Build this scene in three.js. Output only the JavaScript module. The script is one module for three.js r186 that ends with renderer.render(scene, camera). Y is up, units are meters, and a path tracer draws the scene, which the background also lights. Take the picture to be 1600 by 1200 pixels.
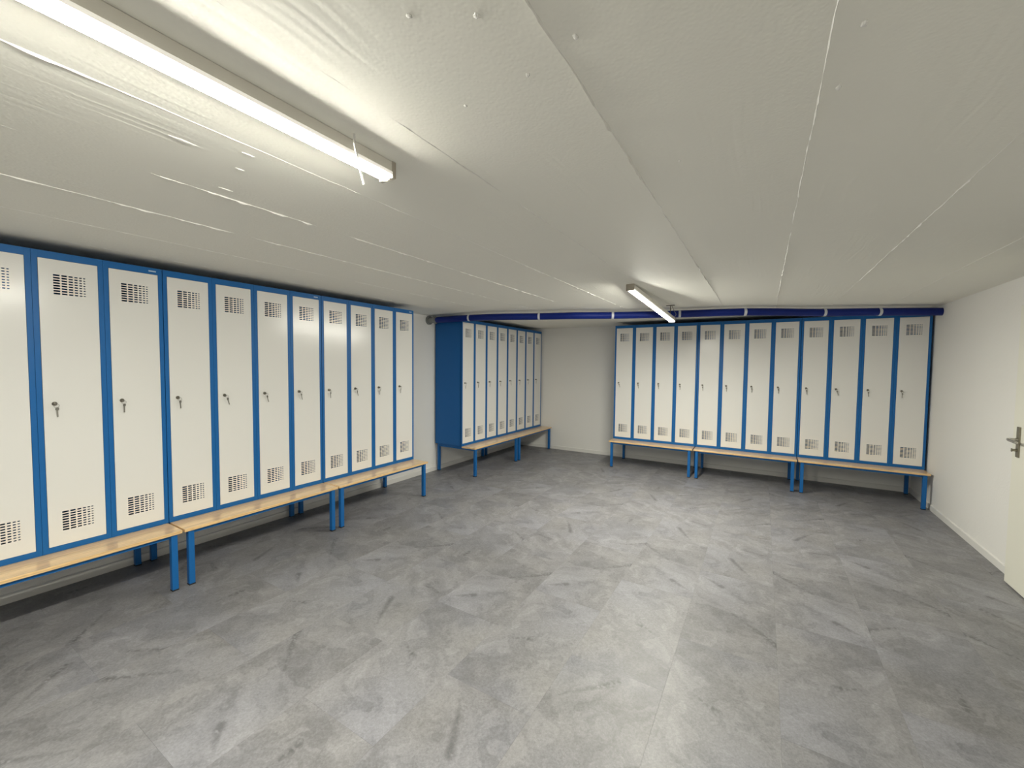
import * as THREE from 'three';
import { mergeGeometries } from 'three/addons/utils/BufferGeometryUtils.js';
import { RoundedBoxGeometry } from 'three/addons/geometries/RoundedBoxGeometry.js';
import { RectAreaLightUniformsLib } from 'three/addons/lights/RectAreaLightUniformsLib.js';

// ------------------------------------------------------------------ camera, exposure
const scene = new THREE.Scene();
scene.background = new THREE.Color(0x000000);
const renderer = new THREE.WebGLRenderer();
renderer.toneMapping = THREE.LinearToneMapping;
renderer.toneMappingExposure = 1.13;
renderer.shadowMap.enabled = true;
RectAreaLightUniformsLib.init();

const F = 645.23;
const camera = new THREE.PerspectiveCamera(2 * Math.atan(600 / F) * 180 / Math.PI, 4 / 3, 0.05, 60);
{
  const yaw = -0.54553, pitch = -0.04459, roll = 0.00967;
  const fw = new THREE.Vector3(Math.sin(yaw) * Math.cos(pitch), Math.sin(pitch), -Math.cos(yaw) * Math.cos(pitch));
  const rt = new THREE.Vector3(Math.cos(yaw), 0, Math.sin(yaw));
  const up = new THREE.Vector3().crossVectors(rt, fw);
  const r2 = rt.clone().multiplyScalar(Math.cos(roll)).addScaledVector(up, Math.sin(roll));
  const u2 = rt.clone().multiplyScalar(-Math.sin(roll)).addScaledVector(up, Math.cos(roll));
  camera.quaternion.setFromRotationMatrix(new THREE.Matrix4().makeBasis(r2, u2, fw.clone().negate()));
  camera.position.set(3.5621, 1.5408, 3.6045);
}

// light of the two batten lamps (their builder is further down)
const LAMP_COLOR = new THREE.Color().setRGB(1.0, 0.975, 0.86);
const LAMP_DOWN = 120;     // radiance of the area light under each diffuser
const LAMP_GLOW = 185;     // what the diffuser itself gives off

// room
const XL = -0.5, XR = 5.186, ZB = -3.35, ZF = 5.2, YC = 2.235;

// ------------------------------------------------------------------ helpers
let seed = 20240611;
const rnd = () => { seed = (seed * 1664525 + 1013904223) >>> 0; return seed / 4294967296; };
const rr = (a, b) => a + (b - a) * rnd();
const taken = new Map();
function numbered(name) {
  const n = taken.get(name) || 0; taken.set(name, n + 1);
  return n ? name + '_' + String(n).padStart(3, '0') : name;
}
function mesh(name, geo, mat, parent) {
  const m = new THREE.Mesh(geo, mat); m.name = name; m.castShadow = m.receiveShadow = true;
  if (parent) parent.add(m);
  return m;
}
function top(o, name, label, category, group) {
  o.name = numbered(name); scene.add(o);
  o.userData.label = label; o.userData.category = category;
  if (group) o.userData.group = group;
  return o;
}
function struct(name, geo, mat) { const m = mesh(name, geo, mat, scene); m.userData.kind = 'structure'; return m; }
const bx = (x0, x1, y0, y1, z0, z1) => new THREE.BoxGeometry(x1 - x0, y1 - y0, z1 - z0).translate((x0 + x1) / 2, (y0 + y1) / 2, (z0 + z1) / 2);
const rbx = (x0, x1, y0, y1, z0, z1, r = 0.002, s = 1) => new RoundedBoxGeometry(x1 - x0, y1 - y0, z1 - z0, s, r).translate((x0 + x1) / 2, (y0 + y1) / 2, (z0 + z1) / 2);
const merge = gs => mergeGeometries(gs.map(g => { const h = g.index ? g.toNonIndexed() : g; for (const k of Object.keys(h.attributes)) if (!['position', 'normal', 'uv'].includes(k)) h.deleteAttribute(k); return h; }));
// uv in metres by the dominant normal axis
function uvBox(geo, s = 1) {
  const g = geo.index ? geo.toNonIndexed() : geo, p = g.attributes.position, n = g.attributes.normal, uv = new Float32Array(p.count * 2);
  for (let i = 0; i < p.count; i++) {
    const ax = Math.abs(n.getX(i)), ay = Math.abs(n.getY(i)), az = Math.abs(n.getZ(i));
    const [u, v] = ay >= ax && ay >= az ? [p.getX(i), p.getZ(i)] : ax >= az ? [p.getZ(i), p.getY(i)] : [p.getX(i), p.getY(i)];
    uv[2 * i] = u * s; uv[2 * i + 1] = v * s;
  }
  g.setAttribute('uv', new THREE.BufferAttribute(uv, 2));
  return g;
}
// tiling value noise
function lattice(n, s) { let q = s >>> 0; const a = new Float32Array(n * n); for (let i = 0; i < n * n; i++) { q = (q * 1664525 + 1013904223) >>> 0; a[i] = q / 4294967296; } return a; }
const LN = 256, LA = [11, 47, 101, 331].map(s => lattice(LN, s));
function vn(x, y, k = 0, px = LN, py = LN) {
  const a = LA[k & 3], xi = Math.floor(x), yi = Math.floor(y), fx = x - xi, fy = y - yi;
  const sx = fx * fx * (3 - 2 * fx), sy = fy * fy * (3 - 2 * fy), m = (v, p) => ((v % p) + p) % p;
  const x0 = m(xi, px), x1 = m(xi + 1, px), y0 = m(yi, py), y1 = m(yi + 1, py);
  const g = (X, Y) => a[(Y & 255) * LN + (X & 255)];
  return (g(x0, y0) * (1 - sx) + g(x1, y0) * sx) * (1 - sy) + (g(x0, y1) * (1 - sx) + g(x1, y1) * sx) * sy;
}
function fbm(x, y, k = 0, oct = 5, px = LN, py = LN) {
  let s = 0, a = 0.5, n = 0;
  for (let i = 0; i < oct; i++) { s += a * vn(x, y, k + i, px, py); n += a; a *= 0.5; x *= 2; y *= 2; px *= 2; py *= 2; }
  return s / n;
}
function dataTex(w, h, fn, srgb = true, repeat = true) {
  const d = new Uint8Array(w * h * 4);
  for (let j = 0; j < h; j++) for (let i = 0; i < w; i++) {
    const c = fn((i + 0.5) / w, (j + 0.5) / h), o = (j * w + i) * 4;
    if (typeof c === 'number') d[o] = d[o + 1] = d[o + 2] = Math.max(0, Math.min(255, c * 255));
    else for (let q = 0; q < 3; q++) d[o + q] = Math.max(0, Math.min(255, c[q] * 255));
    d[o + 3] = 255;
  }
  const t = new THREE.DataTexture(d, w, h, THREE.RGBAFormat);
  t.magFilter = THREE.LinearFilter; t.minFilter = THREE.LinearMipmapLinearFilter; t.generateMipmaps = true;
  if (repeat) t.wrapS = t.wrapT = THREE.RepeatWrapping;
  if (srgb) t.colorSpace = THREE.SRGBColorSpace;
  t.needsUpdate = true;
  return t;
}
const smooth = (a, b, x) => { const t = Math.max(0, Math.min(1, (x - a) / (b - a))); return t * t * (3 - 2 * t); };
const lin = (r, g, b) => new THREE.Color().setRGB(r, g, b);
const mat = (o) => new THREE.MeshPhysicalMaterial(o);

// ------------------------------------------------------------------ materials
const plasterBump = dataTex(512, 512, (u, v) => 0.55 * fbm(u * 12, v * 12, 1, 4, 12, 12) + 0.45 * vn(u * 128, v * 128, 2, 128, 128), false);
plasterBump.repeat.set(0.8, 0.8);
const ceilBump = dataTex(1024, 1024, (u, v) => {
  const warp = 0.9 * (fbm(u * 6, v * 3, 3, 3, 6, 3) - 0.5);
  const grain = vn(u * 128 + warp * 8, v * 4, 0, 128, 4), mask = smooth(0.42, 0.66, fbm(u * 5, v * 3, 2, 3, 5, 3));
  return 0.5 + 0.32 * (grain - 0.5) * mask + 0.2 * (fbm(u * 24, v * 24, 1, 4, 24, 24) - 0.5) + 0.1 * (vn(u * 256, v * 256, 3) - 0.5);
}, false);
ceilBump.repeat.set(1 / 1.55, 1 / 1.55);
const M = {
  wall: mat({ color: lin(0.80, 0.79, 0.76), roughness: 0.85, bumpMap: plasterBump, bumpScale: 0.0012 }),
  ceiling: mat({ color: lin(0.87, 0.86, 0.79), roughness: 0.62, bumpMap: ceilBump, bumpScale: 0.0028 }),
  ridge: mat({ color: lin(0.84, 0.83, 0.79), roughness: 0.6 }),
  base: mat({ color: lin(0.76, 0.75, 0.72), roughness: 0.45 }),
  joint: mat({ color: lin(0.10, 0.10, 0.10), roughness: 0.9 }),
  blue: mat({ color: lin(0.010, 0.125, 0.38), roughness: 0.4, specularIntensity: 0.6 }),
  white: mat({ color: lin(0.78, 0.775, 0.75), roughness: 0.2, bumpMap: plasterBump, bumpScale: 0.0001 }),
  metal: mat({ color: lin(0.22, 0.21, 0.18), roughness: 0.28, metalness: 1 }),
  key: mat({ color: lin(0.34, 0.33, 0.30), roughness: 0.35, metalness: 1 }),
  rubber: mat({ color: lin(0.012, 0.012, 0.013), roughness: 0.7 }),
  tag: mat({ color: lin(0.42, 0.55, 0.70), roughness: 0.4 }),
  pipe: mat({ color: lin(0.0005, 0.014, 0.17), roughness: 0.45, specularIntensity: 0.6 }),
  tape: mat({ color: lin(0.62, 0.64, 0.68), roughness: 0.5 }),
  greyPlastic: mat({ color: lin(0.26, 0.27, 0.26), roughness: 0.5 }),
  lampBody: mat({ color: lin(0.80, 0.77, 0.70), roughness: 0.4 }),
  lampLip: mat({ color: lin(0.80, 0.77, 0.70), roughness: 0.5, emissive: LAMP_COLOR.clone(), emissiveIntensity: 0.45 }),
  lampCap: mat({ color: lin(0.42, 0.38, 0.32), roughness: 0.5 }),
  cable: mat({ color: lin(0.78, 0.77, 0.74), roughness: 0.45 }),
  doorLeaf: mat({ color: lin(0.78, 0.77, 0.68), roughness: 0.45 }),
  steel: mat({ color: lin(0.52, 0.50, 0.46), roughness: 0.3, metalness: 1 }),
  darkSteel: mat({ color: lin(0.30, 0.28, 0.22), roughness: 0.4, metalness: 1 }),
  bracket: mat({ color: lin(0.12, 0.11, 0.09), roughness: 0.5, metalness: 0.6 }),
};
const woodTex = dataTex(1024, 256, (u, v) => {
  const stave = Math.floor(v * 5), off = LA[1][stave * 7] * 40;
  const g = fbm(u * 5 + off, v * 46, 1, 4), f = vn(u * 60 + off, v * 170, 2), t = (LA[2][stave * 3 + 1] - 0.5) * 0.10;
  const k = 1.03 + 0.26 * (g - 0.5) + 0.10 * (f - 0.5) + t;
  return [0.90 * k, 0.765 * k - 0.02 * (1 - g), 0.555 * k - 0.03 * (1 - g)];
});
M.wood = mat({ map: woodTex, roughness: 0.38, clearcoat: 0.9, clearcoatRoughness: 0.1 });

// printed stone pattern of the vinyl tiles, five prints
const TW = 0.4695, TD = 0.92;
const tilePrints = [0, 1, 2, 3, 4].map(k => {
  const ox = 13.7 * k, oy = 7.1 * k, tone = [0, 0.035, -0.03, 0.05, -0.015][k];
  const streaks = [[[0.35, 0.22, 1.02, 0.52], [0.1, 0.7, 0.6, 0.95]], [[0.3, 0.1, 0.62, 0.35], [-0.02, 0.55, 0.4, 0.62]], [[0.5, 0.55, 1.02, 0.78], [0.05, 0.1, 0.35, 0.2]], [[0.2, 0.42, 0.5, 0.5]], [[0.42, 0.62, 0.46, 0.82], [0.6, 0.12, 1.02, 0.3]]][k];
  return dataTex(320, 640, (u, v) => {
    const wx = fbm(u * 3 + ox, v * 6 + oy, 2, 4) - 0.5, wy = fbm(u * 3 + ox + 31, v * 6 + oy + 9, 0, 4) - 0.5;
    const cloud = fbm(u * 2.1 + ox + wx * 2.2, v * 4.2 + oy + wy * 2.2, 1, 5);
    const band = fbm((u * 0.9 + v * 1.7) * 2 + ox + wx * 1.6, (v * 1.8 - u * 0.95) * 5 + oy + wy * 2, 3, 4);
    const edge = fbm(u * 4 + ox + 5 + wx * 3, v * 8 + oy + 3 + wy * 3, 2, 5);
    const pale = smooth(0.5, 0.56, edge) * 0.055;
    let d = 0;
    for (const [x0, y0, x1, y1] of streaks) {
      const X = u + wx * 0.06, Y = v + wy * 0.05, dx = (x1 - x0), dy = (y1 - y0) * 2, L2 = dx * dx + dy * dy;
      const t = Math.max(0, Math.min(1, ((X - x0) * dx + (Y - y0) * 2 * dy) / L2));
      const q = Math.hypot(X - x0 - t * dx, (Y - y0) * 2 - t * dy);
      d = Math.max(d, smooth(0.02 + 0.055 * t, 0.0, q) * (0.25 + 0.75 * t) * smooth(0.3, 0.6, edge * 0.5 + 0.55 * vn(u * 40, v * 80, 1)));
    }
    const fine = vn(u * 160, v * 250, 1) - 0.5, mid = vn(u * 60, v * 120, 2) - 0.5;
    const g = 0.482 + tone * 0.12 + 0.11 * (cloud - 0.5) + 0.10 * (band - 0.5) + pale * 0.6 - 0.13 * d + 0.055 * fine + 0.05 * mid;
    const hue = (fbm(u * 1.5 + ox + 3, v * 3 + oy + 17, 3, 2) - 0.5) * 0.05;
    return [g * (1.0 + hue * 0.3), g * 0.997, g * (1.022 - hue)];
  }, true, false);
});
const tileBump = dataTex(256, 256, (u, v) => 0.6 * vn(u * 128, v * 128, 1, 128, 128) + 0.4 * fbm(u * 20, v * 20, 2, 3, 20, 20), false);
const tileMats = tilePrints.map(t => mat({ map: t, roughness: 0.46, bumpMap: tileBump, bumpScale: 0.0003 }));

// ------------------------------------------------------------------ room shell
const T = 0.2;
const floor = struct('floor', bx(XL - T, XR + T, -0.16, -0.004, ZB - T, ZF + T), M.joint);
{
  const cache = new Map();
  const tileGeo = (u0, u1, v0, v1, flip) => {
    const key = [u0, u1, v0, v1].map(q => q.toFixed(3)).join() + flip;
    if (cache.has(key)) return cache.get(key);
    const gap = 0.0003, w = (u1 - u0) * TW - gap, d = (v1 - v0) * TD - gap;
    const h = 0.004, b = 0.0003;
    const P = [], N = [], U = [], I = [];
    const ring = (dx, y) => [[-w / 2 + dx, y, -d / 2 + dx], [w / 2 - dx, y, -d / 2 + dx], [w / 2 - dx, y, d / 2 - dx], [-w / 2 + dx, y, d / 2 - dx]];
    const quad = (a, b_, c, e) => {
      const n = new THREE.Vector3().crossVectors(new THREE.Vector3(...b_).sub(new THREE.Vector3(...a)), new THREE.Vector3(...e).sub(new THREE.Vector3(...a))).normalize(), s = P.length / 3;
      for (const q of [a, b_, c, e]) {
        P.push(...q); N.push(n.x, n.y, n.z);
        let u = u0 + (q[0] + w / 2) / w * (u1 - u0), v = v0 + (q[2] + d / 2) / d * (v1 - v0);
        if (flip & 1) u = 1 - u; if (flip & 2) v = 1 - v;
        U.push(u, v);
      }
      I.push(s, s + 1, s + 2, s, s + 2, s + 3);
    };
    const A = ring(b, 0), B = ring(0, -b), C = ring(0, -h);
    quad(A[3], A[2], A[1], A[0]);
    for (let i = 0; i < 4; i++) { const j = (i + 1) % 4; quad(B[i], A[i], A[j], B[j]); quad(C[i], B[i], B[j], C[j]); }
    const g = new THREE.BufferGeometry();
    g.setAttribute('position', new THREE.Float32BufferAttribute(P, 3)); g.setAttribute('normal', new THREE.Float32BufferAttribute(N, 3)); g.setAttribute('uv', new THREE.Float32BufferAttribute(U, 2)); g.setIndex(I);
    cache.set(key, g); return g;
  };
  let last = -1;
  for (let c = -7; c <= 5; c++) {
    const x0 = 2.735 + c * TW, z00 = (c & 1) ? 1.14 : 1.60;
    const a0 = Math.max(x0, XL), a1 = Math.min(x0 + TW, XR);
    if (a1 - a0 < 0.01) continue;
    for (let r = -7; r <= 5; r++) {
      const z0 = z00 + r * TD, b0 = Math.max(z0, ZB), b1 = Math.min(z0 + TD, ZF);
      if (b1 - b0 < 0.01) continue;
      let k = Math.floor(rnd() * 5); if (k === last) k = (k + 1) % 5; last = k;
      const t = mesh('floor_tile', tileGeo((a0 - x0) / TW, (a1 - x0) / TW, (b0 - z0) / TD, (b1 - z0) / TD, Math.floor(rnd() * 4)), tileMats[k], floor);
      t.position.set((a0 + a1) / 2, 0, (b0 + b1) / 2);
    }
  }
}
const ceiling = struct('ceiling', uvBox(bx(XL - T, XR + T, YC, YC + 0.18, ZB - T, ZF + T)), M.ceiling);
struct('wall_left', uvBox(bx(XL - T, XL, 0, YC, ZB, ZF)), M.wall);
struct('wall_back', uvBox(bx(XL - T, XR + T, 0, YC, ZB - T, ZB)), M.wall);
struct('wall_front', uvBox(bx(XL - T, XR + T, 0, YC, ZF, ZF + T)), M.wall);
// right wall with the doorway (beyond the right edge of the photograph) and a closed corridor behind it
const DZ0 = 0.10, DZ1 = 0.94, DH = 2.02;
struct('wall_right', uvBox(merge([bx(XR, XR + T, 0, YC, ZB, DZ0), bx(XR, XR + T, 0, YC, DZ1, ZF), bx(XR, XR + T, DH, YC, DZ0, DZ1)])), M.wall);
struct('wall_corridor', uvBox(merge([bx(XR + 1.4, XR + 1.6, 0, YC, -0.9, 1.9), bx(XR + T, XR + 1.6, 0, YC, -1.1, -0.9), bx(XR + T, XR + 1.6, 0, YC, 1.9, 2.1)])), M.wall);
struct('floor_corridor', bx(XR + T, XR + 1.6, -0.16, 0, -1.1, 2.1), M.joint);
struct('ceiling_corridor', uvBox(bx(XR + T, XR + 1.6, YC, YC + 0.18, -1.1, 2.1)), M.wall);
const BH = 0.062, BT = 0.013;
const skirt = (a, along) => {        // small top chamfer
  const s = new THREE.Shape([[0, 0], [BT, 0], [BT, BH - 0.006], [BT - 0.006, BH], [0, BH]].map(q => new THREE.Vector2(...q)));
  return new THREE.ExtrudeGeometry(s, { depth: a, bevelEnabled: false });
};
{
  const L = ZF - ZB;
  struct('baseboard_left', skirt(L).translate(XL, 0, ZB), M.base);
  struct('baseboard_right', merge([skirt(DZ0 - 0.06 - ZB).rotateY(Math.PI).translate(XR, 0, DZ0 - 0.06), skirt(ZF - DZ1 - 0.06).rotateY(Math.PI).translate(XR, 0, ZF)]), M.base);
  struct('baseboard_back', skirt(XR - XL - 2 * BT).rotateY(-Math.PI / 2).translate(XR - BT, 0, ZB), M.base);
  struct('baseboard_front', skirt(XR - XL - 2 * BT).rotateY(Math.PI / 2).translate(XL + BT, 0, ZF), M.base);
  struct('trim_1', merge([rbx(XR - 0.012, XR + T, 0, DH, DZ0 - 0.05, DZ0), rbx(XR - 0.012, XR + T, 0, DH, DZ1, DZ1 + 0.05), rbx(XR - 0.012, XR + T, DH, DH + 0.05, DZ0 - 0.05, DZ1 + 0.05)]), M.base);
}
// raised seams that the shuttering boards left in the concrete
function ridge(x, z0, z1, amp, wid) {
  const P = [], step = 0.014, n = Math.ceil((z1 - z0) / step), s = x * 37.3;
  const row = i => {
    const z = z0 + (z1 - z0) * i / n, k = fbm(z * 3 + s, s, 1, 3), e = vn(z * 45 + s, s, 2), f = vn(z * 0.9 + s, 3.1, 0);
    const on = smooth(0.27, 0.45, k) * (0.3 + 0.7 * smooth(0.3, 0.55, f)) * (0.45 + 0.85 * smooth(0.3, 0.7, vn(z * 22 + s, 5.5, 1)));
    const h = amp * on * (0.35 + 0.9 * e * e), w = wid * (0.5 + 0.8 * e) * (0.4 + 0.6 * on), cx = x + (vn(z * 12 + s, 9, 3) - 0.5) * 0.004 + (k - 0.5) * 0.003;
    return [[cx - w, YC + 0.0005, z], [cx + (e - 0.5) * 0.003, YC - h, z], [cx + w, YC + 0.0005, z]];
  };
  let a = row(0);
  for (let i = 1; i <= n; i++) {
    const b = row(i);
    for (let q = 0; q < 2; q++) P.push(...a[q], ...a[q + 1], ...b[q + 1], ...a[q], ...b[q + 1], ...b[q]);
    a = b;
  }
  const g = new THREE.BufferGeometry(); g.setAttribute('position', new THREE.Float32BufferAttribute(P, 3)); g.computeVertexNormals();
  g.setAttribute('uv', new THREE.Float32BufferAttribute(new Float32Array(P.length / 3 * 2), 2));
  return g;
}
for (const [x, a, w] of [[0.08, 0.003, 0.002], [0.60, 0.0025, 0.002], [1.12, 0.006, 0.0026], [1.615, 0.006, 0.0026], [2.133, 0.007, 0.003], [2.645, 0.004, 0.0025], [3.157, 0.013, 0.0036], [3.662, 0.0075, 0.003], [4.185, 0.005, 0.0022], [4.70, 0.003, 0.002]])
  mesh('seam_ridge', ridge(x, ZB, ZF, a, w), M.ridge, ceiling);
for (const [x, z, w, l] of [[1.983, 3.01, 0.010, 0.032], [2.071, 2.859, 0.006, 0.02], [1.933, 2.819, 0.007, 0.018], [1.7, 2.76, 0.006, 0.022], [3.715, 2.502, 0.006, 0.009], [3.70, 2.291, 0.006, 0.012], [3.203, 2.767, 0.005, 0.008], [3.06, 2.718, 0.005, 0.006], [2.938, 2.983, 0.005, 0.006], [3.053, 2.915, 0.006, 0.008], [3.3, 2.1, 0.004, 0.006], [2.86, 2.7, 0.004, 0.005]]) {
  const g = new THREE.IcosahedronGeometry(1, 2), p = g.attributes.position;
  for (let i = 0; i < p.count; i++) {
    const k = 0.6 + 0.8 * vn(p.getX(i) * 2.5 + x * 50 + 20, p.getZ(i) * 2.5 + z * 50 + 20, 1);
    p.setXYZ(i, p.getX(i) * k * w, p.getY(i) * 0.0035, p.getZ(i) * k * l);
  }
  g.computeVertexNormals();
  mesh('plaster_chip', g, M.ridge, ceiling).position.set(x, YC, z);
}

// ------------------------------------------------------------------ lockers
const CB = 0.405, CH = 2.178, CD = 0.48, UW = 1.196, BAY = 0.3;       // cabinet bottom, top, depth, width, door pitch
const DW = 0.248, DY0 = 0.440, DY1 = 2.134;                            // door leaf
// door sheet with the slotted vents, front at z = 0
const ventCols = [[0.058, 0.027, 0.0092], [0.092, 0.0225, 0.0086], [0.1215, 0.0175, 0.0078], [0.146, 0.0135, 0.007], [0.1665, 0.011, 0.0062], [0.184, 0.0085, 0.0054]];
const doorGeo = (() => {
  const s = new THREE.Shape();
  const h = DY1 - DY0, r = 0.002;
  s.moveTo(r, 0); s.lineTo(DW - r, 0); s.lineTo(DW, r); s.lineTo(DW, h - r); s.lineTo(DW - r, h); s.lineTo(r, h); s.lineTo(0, h - r); s.lineTo(0, r);
  for (const y0 of [0.085, h - 0.085 - 0.116]) for (let k = 0; k < 8; k++) for (const [x, w, q] of ventCols) {
    const y = y0 + k * 0.0153 + (0.0092 - q) / 2, p = new THREE.Path();
    p.moveTo(x, y); p.lineTo(x, y + q); p.lineTo(x + w, y + q); p.lineTo(x + w, y); p.closePath(); s.holes.push(p);
  }
  const sheet = new THREE.ExtrudeGeometry(s, { depth: 0.0015, bevelEnabled: false });
  const fl = [bx(0, 0.0015, 0, h, -0.018, 0), bx(DW - 0.0015, DW, 0, h, -0.018, 0), bx(0, DW, 0, 0.0015, -0.018, 0), bx(0, DW, h - 0.0015, h, -0.018, 0)];
  return merge([sheet, ...fl]);
})();
const lockGeo = merge([
  new THREE.LatheGeometry([[0.0001, 0.0105], [0.0065, 0.0105], [0.0072, 0.0095], [0.0072, 0.006], [0.0108, 0.005], [0.0118, 0.0032], [0.0118, 0]].map(q => new THREE.Vector2(...q)), 20).rotateX(Math.PI / 2),
]);
const keyGeo = (() => {      // key in the lock, ring and the spare key hanging from it
  const bow = new THREE.CylinderGeometry(0.0085, 0.0085, 0.002, 16).rotateZ(Math.PI / 2).translate(0, 0, 0.022);
  const shank = rbx(-0.001, 0.001, -0.003, 0.003, 0.008, 0.018, 0.0004);
  const ring = new THREE.TorusGeometry(0.011, 0.0009, 6, 20).rotateX(0.3).translate(0.003, -0.011, 0.026);
  const sp = [new THREE.CylinderGeometry(0.0095, 0.0095, 0.002, 16).rotateX(Math.PI / 2).rotateY(0.5).translate(0.006, -0.030, 0.020),
    rbx(-0.0035, 0.0035, -0.078, -0.036, -0.001, 0.001, 0.0004).translate(0.006, 0, 0.014).rotateZ(0.02)];
  return merge([bow, shank, ring, ...sp]);
})();
const carcassGeo = (() => {
  const g = [], hw = UW / 2, sh = 0.0015;
  g.push(bx(-hw, -hw + sh, CB, CH, -CD, -0.001), bx(hw - sh, hw, CB, CH, -CD, -0.001), bx(-hw, hw, CB, CB + sh, -CD, -0.001), bx(-hw, hw, CH - sh, CH, -CD, -0.001), bx(-hw, hw, CB, CH, -CD, -CD + sh));
  for (const x of [-BAY, 0, BAY]) g.push(bx(x - 0.0008, x + 0.0008, CB + sh, CH - sh, -CD + sh, -0.02));
  return merge(g);
})();
const frameGeo = (() => {
  const g = [];
  for (let i = 0; i < 4; i++) {
    const c = (i - 1.5) * BAY, l = i === 0 ? -UW / 2 : c - BAY / 2 + 0.0005, r = i === 3 ? UW / 2 : c + BAY / 2 - 0.0005, o = DW / 2 + 0.0016;
    g.push(rbx(l, c - o, CB, CH, -0.024, 0, 0.0008), rbx(c + o, r, CB, CH, -0.024, 0, 0.0008));
    g.push(rbx(c - o - 0.001, c + o + 0.001, CB, DY0 - 0.0016, -0.024, -0.0002, 0.0008), rbx(c - o - 0.001, c + o + 0.001, DY1 + 0.0016, CH, -0.024, -0.0002, 0.0008));
  }
  return merge(g);
})();
function makeCabinet() {
  const g = new THREE.Group();
  mesh('carcass', carcassGeo, M.blue, g);
  mesh('front_frame', frameGeo, M.blue, g);
  for (let i = 0; i < 4; i++) {
    const d = mesh('locker_door', doorGeo, M.white, g);
    d.position.set((i - 1.5) * BAY - DW / 2, DY0, -0.001);
    const l = mesh('lock', lockGeo, M.metal, d); l.position.set(0.044, 1.29 - DY0, 0.0015); l.userData.label = 'round steel cylinder lock';
    const k = mesh('key', keyGeo, M.key, d); k.position.set(0.044, 1.29 - DY0, 0.0015); k.userData.label = 'steel key left in the lock with a spare hanging';
  }
  return g;
}
const SD = 0.2345, ST = 0.021;                                    // seat depth and thickness
const seatGeo = (() => {
  const g = rbx(-UW / 2 + 0.004, UW / 2 - 0.004, CB - ST, CB, 0.001, SD, 0.0025, 2), p = g.attributes.position, uv = g.attributes.uv, n = g.attributes.normal;
  for (let i = 0; i < p.count; i++) uv.setXY(i, (p.getX(i) + UW / 2) / UW, Math.abs(n.getY(i)) > 0.6 ? p.getZ(i) / SD : (Math.abs(n.getZ(i)) > 0.5 ? 0.5 + (p.getY(i) - CB) * 4 : p.getZ(i) / SD));
  return g;
})();
const RT = CB - ST, RH = 0.026, LEG = 0.036, LX = UW / 2 - 0.028 - LEG / 2, LZF = SD - 0.012 - LEG / 2, LZB = -CD + 0.014 + LEG / 2;
const legGeo = rbx(-LEG / 2, LEG / 2, 0.008, RT, -LEG / 2, LEG / 2, 0.003, 2);
const footGeo = rbx(-LEG / 2 - 0.0008, LEG / 2 + 0.0008, 0, 0.009, -LEG / 2 - 0.0008, LEG / 2 + 0.0008, 0.002, 1);
const frontRailGeo = rbx(-LX + LEG / 2, LX - LEG / 2, RT - RH, RT, LZF - 0.013, LZF + 0.005, 0.002);
const backRailGeo = rbx(-LX + LEG / 2, LX - LEG / 2, RT - RH, RT, LZB - 0.012, LZB + 0.012, 0.002);
const sideRailGeo = merge([rbx(-0.012, 0.012, RT - RH, RT, LZB + LEG / 2, LZF - LEG / 2, 0.002), rbx(-0.015, 0.015, RT, CB, LZB - LEG / 2, -0.004, 0.002)]);
function makeBench() {
  const g = new THREE.Group();
  const s = mesh('seat_board', seatGeo, M.wood, g); s.userData.label = 'light varnished wooden seat board';
  mesh('front_rail', frontRailGeo, M.blue, g); mesh('back_rail', backRailGeo, M.blue, g);
  for (const sx of [-1, 1]) {
    mesh('side_rail', sideRailGeo, M.blue, g).position.x = sx * LX;
    for (const z of [LZF, LZB]) {
      const l = mesh('leg', legGeo, M.blue, g); l.position.set(sx * LX, 0, z);
      mesh('foot_cap', footGeo, M.rubber, l).userData.label = 'black plastic foot cap';
    }
  }
  return g;
}
const protoCab = makeCabinet(), protoBench = makeBench();
const tagGeo = rbx(-0.02, 0.02, -0.0045, 0.0045, 0, 0.0008, 0.0003);
const R90 = Math.PI / 2;
const units = [
  // x, z, turn, tag, cabinet label, bench label, group
  [0, 3.0, R90, true, 'four-door blue and white locker cabinet cut off by the left edge of the photo', 'wooden bench on blue legs cut off by the left edge of the photo', 'left wall row'],
  [0, 1.8, R90, true, 'four-door blue and white locker cabinet in the middle of the long left row', 'blue-legged wooden bench in the middle of the long left row of lockers', 'left wall row'],
  [0, 0.6, R90, true, 'four-door blue and white locker cabinet at the far end of the long left row', 'blue-legged wooden bench at the far end of the long left row of lockers', 'left wall row'],
  [0, -1.519, R90, false, 'four-door locker cabinet with its plain dark blue side panel in full view', 'wooden bench under the locker cabinet whose plain blue side shows', 'corner row'],
  [0, -2.719, R90, false, 'four-door locker cabinet farthest away, tucked into the corner by the back wall', 'farthest wooden bench, its end reaching the bare back wall in the corner', 'corner row'],
  [2.1645, -2.788, 0, false, 'leftmost locker cabinet of the back row, partly behind the smaller lamp', 'leftmost wooden bench of the back row of lockers', 'back row'],
  [3.3645, -2.788, 0, false, 'middle four-door locker cabinet of the back row', 'middle wooden bench of the back row of lockers', 'back row'],
  [4.5645, -2.788, 0, false, 'rightmost locker cabinet of the back row beside the right wall', 'rightmost wooden bench of the back row, touching the right wall corner', 'back row'],
];
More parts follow.
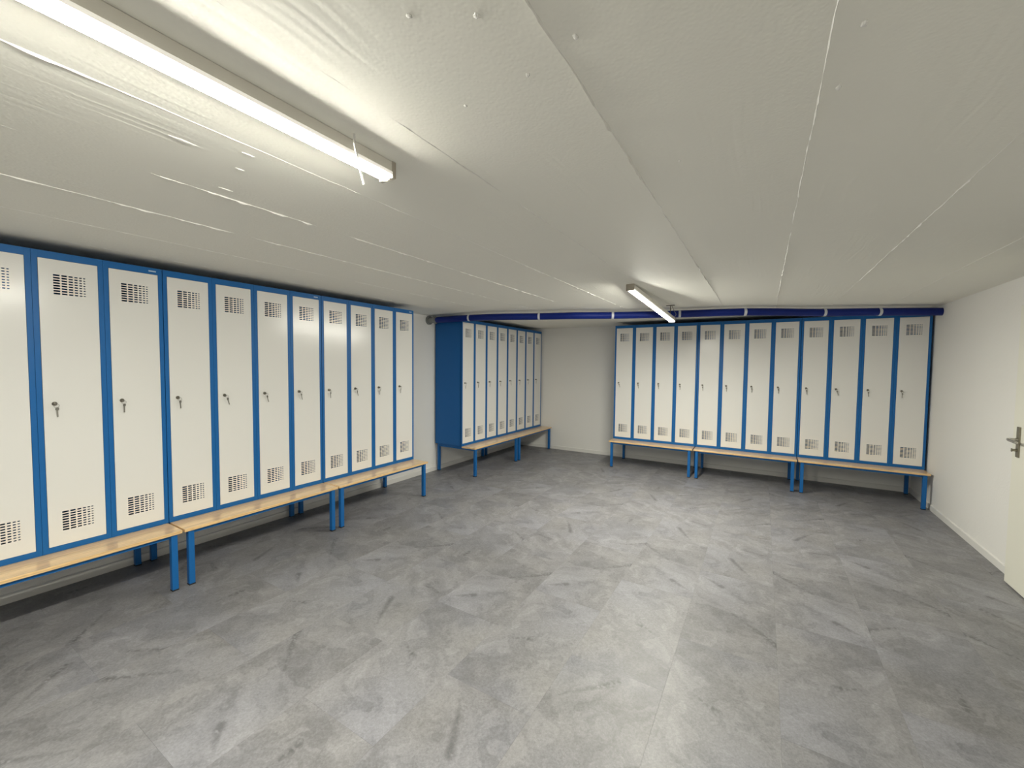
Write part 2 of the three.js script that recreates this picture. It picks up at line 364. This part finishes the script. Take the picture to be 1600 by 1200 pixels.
units.forEach(([x, z, turn, tagged, lc, lb, grp]) => {
  const b = protoBench.clone(); top(b, 'locker_bench', lb, 'bench', 'benches of the ' + grp); b.position.set(x, 0, z); b.rotation.y = turn;
  const c = protoCab.clone(); top(c, 'locker_cabinet', lc, 'locker', 'locker cabinets of the ' + grp); c.position.set(x, 0, z); c.rotation.y = turn;
  c.traverse(o => { if (o.name === 'key') { o.rotation.z = rr(-0.05, 0.05); if (rnd() < 0.2) o.rotation.z = rr(0.2, 0.4); } });
  if (tagged) { const t = mesh('maker_tag', tagGeo, M.tag, c); t.position.set(UW / 2 - 0.052, CH - 0.022, -0.0002); t.userData.label = 'small pale blue tag'; }
});

// ------------------------------------------------------------------ lamps
// local: near end at the origin, top at y = 0, running along -z
function makeLamp(len) {
  const g = new THREE.Group(), hw = 0.031, zc = -len / 2;
  mesh('housing', rbx(-hw, hw, -0.035, 0, -len + 0.008, -0.008, 0.003, 2), M.lampBody, g);
  const lip = merge([rbx(-hw - 0.0025, -0.025, -0.045, -0.0345, -len + 0.006, -0.006, 0.0015), rbx(0.025, hw + 0.0025, -0.045, -0.0345, -len + 0.006, -0.006, 0.0015)]);
  mesh('diffuser_edge', lip, M.lampLip, g).userData.label = 'faintly glowing cream edge strip';
  const sh = new THREE.Shape(), N = 14;
  sh.moveTo(-0.026, -0.036);
  for (let i = 0; i <= N; i++) { const a = Math.PI * i / N; sh.lineTo(-0.026 * Math.cos(a), -0.042 - 0.0153 * Math.sin(a)); }
  sh.lineTo(0.026, -0.036);
  const dif = new THREE.ExtrudeGeometry(sh, { depth: len - 0.03, bevelEnabled: false }).translate(0, 0, -len + 0.015);
  const glow = new THREE.MeshStandardMaterial({ color: lin(0.85, 0.85, 0.82), roughness: 0.5, emissive: LAMP_COLOR.clone(), emissiveIntensity: LAMP_GLOW });
  mesh('diffuser', dif, glow, g).userData.label = 'glowing white diffuser';
  for (const z of [-0.008, -len + 0.008]) mesh('end_cap', rbx(-hw - 0.003, hw + 0.003, -0.055, 0, z - 0.008, z + 0.008, 0.002), M.lampCap, g).userData.label = 'grey end cap';
  const L = new THREE.RectAreaLight(LAMP_COLOR, LAMP_DOWN, 0.05, len - 0.04);
  L.rotation.x = -Math.PI / 2; L.position.set(0, -0.0595, zc); L.name = 'lamp_light'; g.add(L);
  return g;
}
const lamp1 = makeLamp(1.5);
top(lamp1, 'batten_lamp', 'long bright batten lamp on the ceiling in the upper left, nearest the camera', 'lamp');
lamp1.position.set(2.424, YC, 4.07);
const lamp2 = makeLamp(1.5);
top(lamp2, 'batten_lamp', 'short-looking batten lamp farther back, its far end hanging below the ceiling', 'lamp');
lamp2.position.set(2.585, YC, 0.1);
{
  const d = new THREE.Vector3(0.075, -0.13, -1.5).normalize();
  lamp2.quaternion.setFromUnitVectors(new THREE.Vector3(0, 0, -1), d);
  // the suspension at its far end: plate on the ceiling and a short rod
  const q = lamp2.quaternion.clone().invert();
  const h = new THREE.Group(); h.name = 'hanger'; h.userData.label = 'dark T shaped ceiling hanger'; lamp2.add(h);
  h.quaternion.copy(q); h.position.copy(new THREE.Vector3(2.652, YC, -1.31).sub(lamp2.position).applyQuaternion(q));
  mesh('plate', rbx(-0.045, 0.045, -0.006, 0, -0.012, 0.012, 0.001), M.bracket, h);
  mesh('rod', new THREE.CylinderGeometry(0.004, 0.004, 0.122, 10).translate(0, -0.061, 0), M.bracket, h);
  const c = new THREE.CatmullRomCurve3([[0.012, -0.004, 0.0], [0.03, -0.05, -0.02], [0.05, -0.10, -0.06], [0.02, -0.125, -0.10]].map(v => new THREE.Vector3(...v)));
  mesh('lead', new THREE.TubeGeometry(c, 20, 0.003, 6), M.greyPlastic, h);
}
{
  const c = new THREE.CatmullRomCurve3([[2.485, YC + 0.002, 2.762], [2.4875, YC - 0.03, 2.763], [2.494, YC - 0.075, 2.757], [2.499, YC - 0.115, 2.749], [2.502, YC - 0.145, 2.742]].map(v => new THREE.Vector3(...v)));
  const e = c.getPoint(1);
  top(mesh('cable', merge([new THREE.TubeGeometry(c, 30, 0.0032, 8), new THREE.SphereGeometry(0.0032, 8, 6).translate(e.x, e.y, e.z)]), M.cable), 'hanging_cable', 'loose white cable end hanging from the ceiling in front of the near lamp', 'cable');
}

// ------------------------------------------------------------------ blue pipe under the ceiling
{
  const P = [[-0.46, 2.168, -0.80], [-0.1, 2.163, -0.79], [0.22, 2.165, -0.80], [0.65, 2.163, -0.87], [1.14, 2.160, -1.03], [1.55, 2.158, -1.13], [1.97, 2.165, -1.37], [2.66, 2.168, -1.60], [3.365, 2.168, -1.75], [4.12, 2.164, -2.15], [4.62, 2.163, -2.33], [5.193, 2.163, -2.60]].map(v => new THREE.Vector3(...v));
  const C = new THREE.CatmullRomCurve3(P, false, 'centripetal'), rad = 0.042;
  const tAt = x => { let a = 0, b = 1; for (let i = 0; i < 50; i++) { const m = (a + b) / 2; if (C.getPoint(m).x < x) a = m; else b = m; } return (a + b) / 2; };
  const part = (t0, t1) => { const pts = []; for (let i = 0; i <= 24; i++) pts.push(C.getPoint(t0 + (t1 - t0) * i / 24)); return new THREE.CatmullRomCurve3(pts); };
  const g = new THREE.Group();
  const bands = [0.22, 1.14, 1.97, 2.70, 3.365, 4.12, 4.62], cuts = [-0.34, ...bands, 5.193];
  for (let i = 0; i + 1 < cuts.length; i++) mesh('insulation_sleeve', new THREE.TubeGeometry(part(tAt(cuts[i]), i + 2 === cuts.length ? 1 : tAt(cuts[i + 1])), 24, rad, 20), M.pipe, g);
  for (const x of bands) mesh('tape_band', new THREE.TubeGeometry(part(tAt(x - 0.013), tAt(x + 0.013)), 6, rad + 0.002, 20), M.tape, g).userData.label = 'white tape band';
  const a = C.getPoint(tAt(-0.40));
  const f = mesh('end_fitting', merge([new THREE.CylinderGeometry(0.043, 0.043, 0.17, 24).rotateZ(Math.PI / 2).translate(-0.01, 0, 0), new THREE.CylinderGeometry(0.053, 0.053, 0.03, 24).rotateZ(Math.PI / 2).translate(0.02, 0, 0), new THREE.CylinderGeometry(0.062, 0.062, 0.022, 24).rotateZ(Math.PI / 2).translate(-0.088, 0, 0)]), M.greyPlastic, g);
  f.position.copy(a); f.userData.label = 'grey ribbed pipe socket at the wall';
  top(g, 'insulated_pipe', 'deep blue insulated pipe with white tape bands under the ceiling, running to the right wall', 'pipe');
}

// ------------------------------------------------------------------ open door leaf against the right wall
{
  const g = new THREE.Group(), z0 = -0.785, z1 = 0.085, xf = 5.112;
  const leaf = mesh('leaf', rbx(xf, xf + 0.04, 0.008, 2.0, z0, z1, 0.003, 2), M.doorLeaf, g);
  const hz = -0.70, hy = 1.055;
  mesh('handle_plate', rbx(xf - 0.009, xf + 0.001, hy - 0.125, hy + 0.09, hz - 0.019, hz + 0.019, 0.003, 2), M.darkSteel, g).userData.label = 'brushed metal handle plate';
  const c = new THREE.CatmullRomCurve3([[xf - 0.006, hy, hz], [xf - 0.035, hy, hz], [xf - 0.052, hy, hz + 0.003], [xf - 0.058, hy - 0.001, hz + 0.018], [xf - 0.058, hy - 0.004, hz + 0.07], [xf - 0.058, hy - 0.008, hz + 0.125]].map(v => new THREE.Vector3(...v)), false, 'centripetal');
  mesh('lever', merge([new THREE.TubeGeometry(c, 40, 0.0095, 12), new THREE.SphereGeometry(0.0095, 12, 8).translate(xf - 0.058, hy - 0.008, hz + 0.125), new THREE.CylinderGeometry(0.013, 0.013, 0.01, 16).rotateZ(Math.PI / 2).translate(xf - 0.012, hy, hz)]), M.steel, g).userData.label = 'shiny steel lever';
  mesh('lock_cylinder', merge([new THREE.CylinderGeometry(0.009, 0.009, 0.03, 16).rotateZ(Math.PI / 2).translate(xf - 0.018, hy - 0.075, hz), rbx(xf - 0.036, xf - 0.030, hy - 0.087, hy - 0.063, hz - 0.006, hz + 0.006, 0.002)]), M.darkSteel, g);
  for (const y of [0.25, 1.75]) mesh('hinge', new THREE.CylinderGeometry(0.008, 0.008, 0.09, 12).translate(xf + 0.046, y, z1 + 0.005), M.steel, g);
  top(g, 'room_door', 'pale cream door leaf standing open against the right wall, with metal lever handle', 'door');
}

scene.traverse(o => { if (o.isMesh) o.castShadow = o.receiveShadow = true; });
renderer.render(scene, camera);
